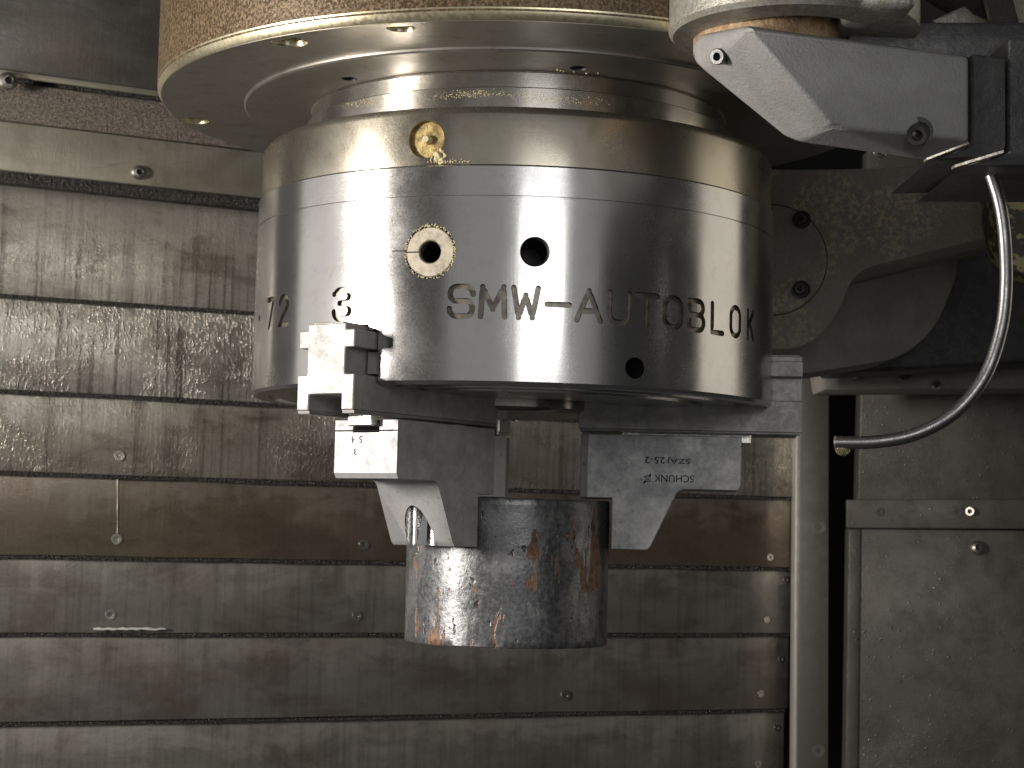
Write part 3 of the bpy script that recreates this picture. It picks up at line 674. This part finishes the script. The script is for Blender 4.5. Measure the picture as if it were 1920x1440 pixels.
def ringstrip(bm, r0, r1, a0, a1, n_=20):
    for k in range(n_):
        q = [R(a0+(a1-a0)*(k+t_)/n_) for t_ in (0, 1)]
        bm.faces.new([bm.verts.new(lc+UR*r_*math.cos(a)+dn*r_*math.sin(a)+VR*.0012) for r_, a in ((r0, q[0]), (r1, q[0]), (r1, q[1]), (r0, q[1]))])
ringstrip(bm, .004, .0075, 0, 360); ringstrip(bm, .0125, .0165, 10, 170); ringstrip(bm, .0125, .0165, 195, 350)
for s_ in (1, -1):
    d0 = (UR*.75+dn*-.65).normalized()*s_; e0 = Vector((0, 0, 0))+VR*.0012; pr = d0.cross(VR)
    bm.faces.new([bm.verts.new(lc+e0+d0*a+pr*b) for a, b in ((.013, .004), (.030, -.004), (.026, -.010), (.011, -.006))])
bm_obj('etched_logo', bm, 'print', tjR, None)
peo = fL(UO, 0, 0)
def onL(px, py): return Pplane(px, py, peo, UL)
for s_, xl, xr, yt, yb in (('4', 659, 665, 818, 831), ('5', 674, 680, 817, 830), ('3', 664, 670, 841, 853)):
    a = onL(xr, yt); b = onL(xl, yt); c_ = onL(xr, yb); xd = (b-a); xd.z = 0
    flat_text('stamped_digit', s_, a, xd.normalized(), dn, UL, xd.length, (a-c_).length, tjL)
# faint scratched handwriting on the side of the left jaw
pls = fL(0, WT, 0)
scr = [[(800, 828), (793, 826), (790, 838), (796, 847), (803, 843)], [(807, 831), (806, 848)], [(803, 840), (812, 838)], [(815, 838), (814, 850), (822, 842), (824, 852)],
       [(858, 824), (854, 838), (860, 852), (866, 846), (864, 828), (858, 824)], [(874, 840), (872, 852), (878, 860), (884, 850), (880, 838), (874, 840)], [(890, 842), (889, 858), (896, 868), (901, 856), (898, 842), (890, 842)]]
for s_ in scr:
    bm_obj('chalk_scratch', tube_bm(spline([Pplane(x, y, pls, VL)+VL*.0004 for x, y in s_], 4), .0008, 5), 'residue', tjL, 60)

# ================================================================== workpiece
pz0, pz1 = -.5697, .125
pb = lathe_bm([(.494, pz0+.006), (.494, pz1-.008), (.488, pz1), (.40, pz1), (.40, pz0), (.489, pz0)], 160)
pb2 = bmesh.ops.subdivide_edges(pb, edges=[e for e in pb.edges if e.calc_length() > .4], cuts=24)
for v_ in pb.verts:
    h_ = Vector((v_.co.x-AX.x, v_.co.y-AX.y, 0)); 
    if h_.length > .48: v_.co += h_.normalized()*(.0035*mnoise.noise(v_.co*6)+.002*mnoise.noise(v_.co*19))
    if v_.co.z > pz1-.01: v_.co.z += .007*mnoise.noise(v_.co*9)
po = bm_obj('pipe', pb, 'pipe', None, 40)
tag(po, 'short rusty dark steel pipe gripped by the chuck jaws', 'pipe')

# ================================================================== measuring arm, upper right
ar = thing('swing_arm', P(1560, 270, 6.9), 'grey cast swing arm with wedge-shaped nose at the upper right', 'arm')
yc = P(1487, 72, 7.25); ZY = yc.z
ya = Vector((yc.x, yc.y, 0))
bm_obj('yoke', lathe_bm([(.505, ZY+.02), (.508, ZY+1.2), (.30, ZY+1.2), (.30, ZY+.03), (.33, ZY), (.488, ZY)], 96, ya), 'yoke', ar, 40)
q = [P(1600, 62, 6.78), P(1718, 76, 6.78), P(1718, -160, 6.78), P(1600, -160, 6.78)]
q = [Vector((v_.x, v_.y, ZY+.001 if i < 2 else ZY+.6)) for i, v_ in enumerate(q)]
bm_obj('yoke_lug', prism_bm(q, Vector((0, .8, 0)), .03, 3), 'yoke', ar, 40)
cy = Vector((yc.x-.10, yc.y+.05, 0))
bm_obj('collar', lathe_bm([(.30, ZY-.07), (.30, ZY+.05), (.1, ZY+.05), (.1, ZY-.07)], 64, cy), 'rust', ar, 40)
bm = bmesh.new()
fp_ = [(1400, 52, 6.60), (1815, 107, 6.88), (1815, 262, 6.88), (1562, 238, 6.66),
       (1313, 66, 7.05), (1299, 84, 7.12), (1302, 114, 7.12), (1318, 130, 7.08), (1472, 255, 7.0), (1500, 266, 6.96), (1734, 300, 7.02), (1815, 276, 6.94)]
for x, y, Y in fp_: bm.verts.new(P(x, y, Y))
for x, y, Y in [(1400, 45, 7.5), (1330, 62, 7.4), (1815, 107, 7.5), (1815, 290, 7.5), (1500, 250, 7.5), (1330, 118, 7.4)]: bm.verts.new(P(x, y, Y))
r_ = bmesh.ops.convex_hull(bm, input=bm.verts)
bmesh.ops.delete(bm, geom=[g_ for g_ in r_['geom_interior']+r_['geom_unused'] if isinstance(g_, bmesh.types.BMVert)], context='VERTS')
bmesh.ops.dissolve_limit(bm, angle_limit=R(7), verts=bm.verts, edges=bm.edges)
bmesh.ops.bevel(bm, geom=list(bm.edges), offset=.06, segments=5, profile=.5, affect='EDGES', clamp_overlap=True)
wd = bm_obj('nose_housing', bm, 'arm', ar, 60)
p = P(1350, 106, 6.885); screw('screw', p, (-.7, -1, -.3), .032, wd, 'cap', 'screwdark')
p = P(1722, 250, 6.80); screw('screw', p+Vector((0, .0, 0)), (-.4, -1, -.5), .042, wd, 'cap', 'screwdark')
bm_obj('screw_pocket', frame_lathe([(.055, -.02), (.055, .006)], P(1722, 246, 6.81), (-.1, -1, -.2), 24), 'black', wd, None)
bm_obj('arm_block', prism_bm([P(1822, 100, 6.88), P(1886, 108, 6.90), P(1886, 278, 6.90), P(1860, 296, 6.95), P(1740, 300, 7.1), P(1822, 272, 6.88)], Vector((0, .75, 0)), .010, 2), 'armdark', ar, 30)
bm_obj('seal_edge', prism_bm([P(1737, 296, 6.98), P(1816, 266, 6.83), P(1817, 269, 6.83), P(1738, 300, 6.98)], Vector((0, .05, 0))), 'yoke', ar, None)
bm_obj('seal_edge', prism_bm([P(1790, 309, 6.98), P(1882, 281, 6.87), P(1882, 286, 6.87), P(1790, 314, 6.98)], Vector((0, .05, 0))), 'yoke', ar, None)
bm_obj('arm_block', prism_bm([P(1889, 70, 6.94), P(2080, 70, 6.98), P(2080, 312, 6.98), P(1800, 312, 7.1), P(1889, 284, 6.94)], Vector((0, .8, 0)), .012, 2), 'armdark', ar, 30)
bm_obj('arm_shaft', prism_bm([P(1590, 40, 7.2), P(2050, 40, 7.2), P(2050, 120, 7.2), P(1590, 100, 7.2)], Vector((0, .5, 0)), .02, 2), 'armdark', ar, 30)
p = P(1650, 283, 7.0); screw('screw', p, (0, -1, -.3), .028, ar, 'pan', 'screw')
# fittings in the top right corner
ft = thing('pipe_fitting', P(1840, 30, 8.2), 'dark oily hose fitting with shiny flange in the top right corner', 'fitting')
bm_obj('fitting_flange', prism_bm([P(1745, 38, 8.2), P(1812, 8, 8.2), P(1890, -10, 8.2), P(1990, 30, 8.2), P(1990, 50, 8.2), P(1760, 46, 8.2)], Vector((0, .3, 0)), .012, 2), 'yoke', ft, 40)
bm_obj('fitting_nut', frame_lathe([(.12, 0), (.12, .16), (.09, .19), (.09, .5)], P(1900, 30, 8.0), (-.3, -.4, .6), 6), 'screw', ft, 30)
bm_obj('fitting_hose', tube_bm(spline([P(1750, -30, 8.4), P(1800, 0, 8.3), P(1860, 5, 8.2), P(1960, -20, 8.1)], 6), .08, 14), 'armdark', ft, 60)

# ================================================================== coolant tube
ct = thing('coolant_tube', P(1853, 305, 7.3), 'bent steel coolant tube with an open dripping end at the right', 'tube')
tp_ = [(1843, 270, 7.28), (1853, 312, 7.28), (1874, 380, 7.26), (1884, 450, 7.25), (1886, 540, 7.25), (1876, 622, 7.25), (1846, 706, 7.26), (1792, 772, 7.28), (1722, 812, 7.31), (1648, 828, 7.34), (1564, 830, 7.38)]
path = spline([P(*t_) for t_ in tp_], 10)
bm = tube_bm(path, .0265, 20, cap=False)
n_in = tube_bm(path[-14:], .0205, 20, bm=bm, cap=False)
tb_ = bm_obj('tube_wall', bm, 'tube', ct, 60)
e0 = path[-1]; ed_ = (path[-1]-path[-3]).normalized()
bm_obj('tube_lip', frame_lathe([(.0205, .0), (.0265, .0), (.0268, -.006), (.0205, -.006)], e0, ed_, 24, cap=False), 'nut', tb_, 40)
bm_obj('tube_bore', frame_lathe([(.0200, -.05), (.0200, -.048)], e0, ed_, 20), 'black', tb_, None)
bm = bmesh.new(); bmesh.ops.create_uvsphere(bm, u_segments=20, v_segments=14, radius=1)
dc = P(1580, 843, 7.375)
for v_ in bm.verts:
    k = .75 if v_.co.z > 0 else 1
    v_.co = dc+Vector((v_.co.x*.031*(1+.25*max(0, v_.co.z)), v_.co.y*.02, v_.co.z*.026))
bm_obj('hanging_drop', bm, 'drop', ct, 60)
bm = bmesh.new()
for k in range(90):
    i = random.randint(40, len(path)-2); a = random.uniform(-2.6, 2.6); pt = path[i]
    pt = pt+Vector((random.uniform(-.01, .01), -.0235*math.cos(a*.5), .022*math.sin(a*.6)+.004))
    bmesh.ops.create_icosphere(bm, subdivisions=1, radius=random.uniform(.0015, .0045), matrix=Matrix.Translation(pt))
tag(bm_obj('droplets', bm, 'drop', ct, 60), kind='stuff')
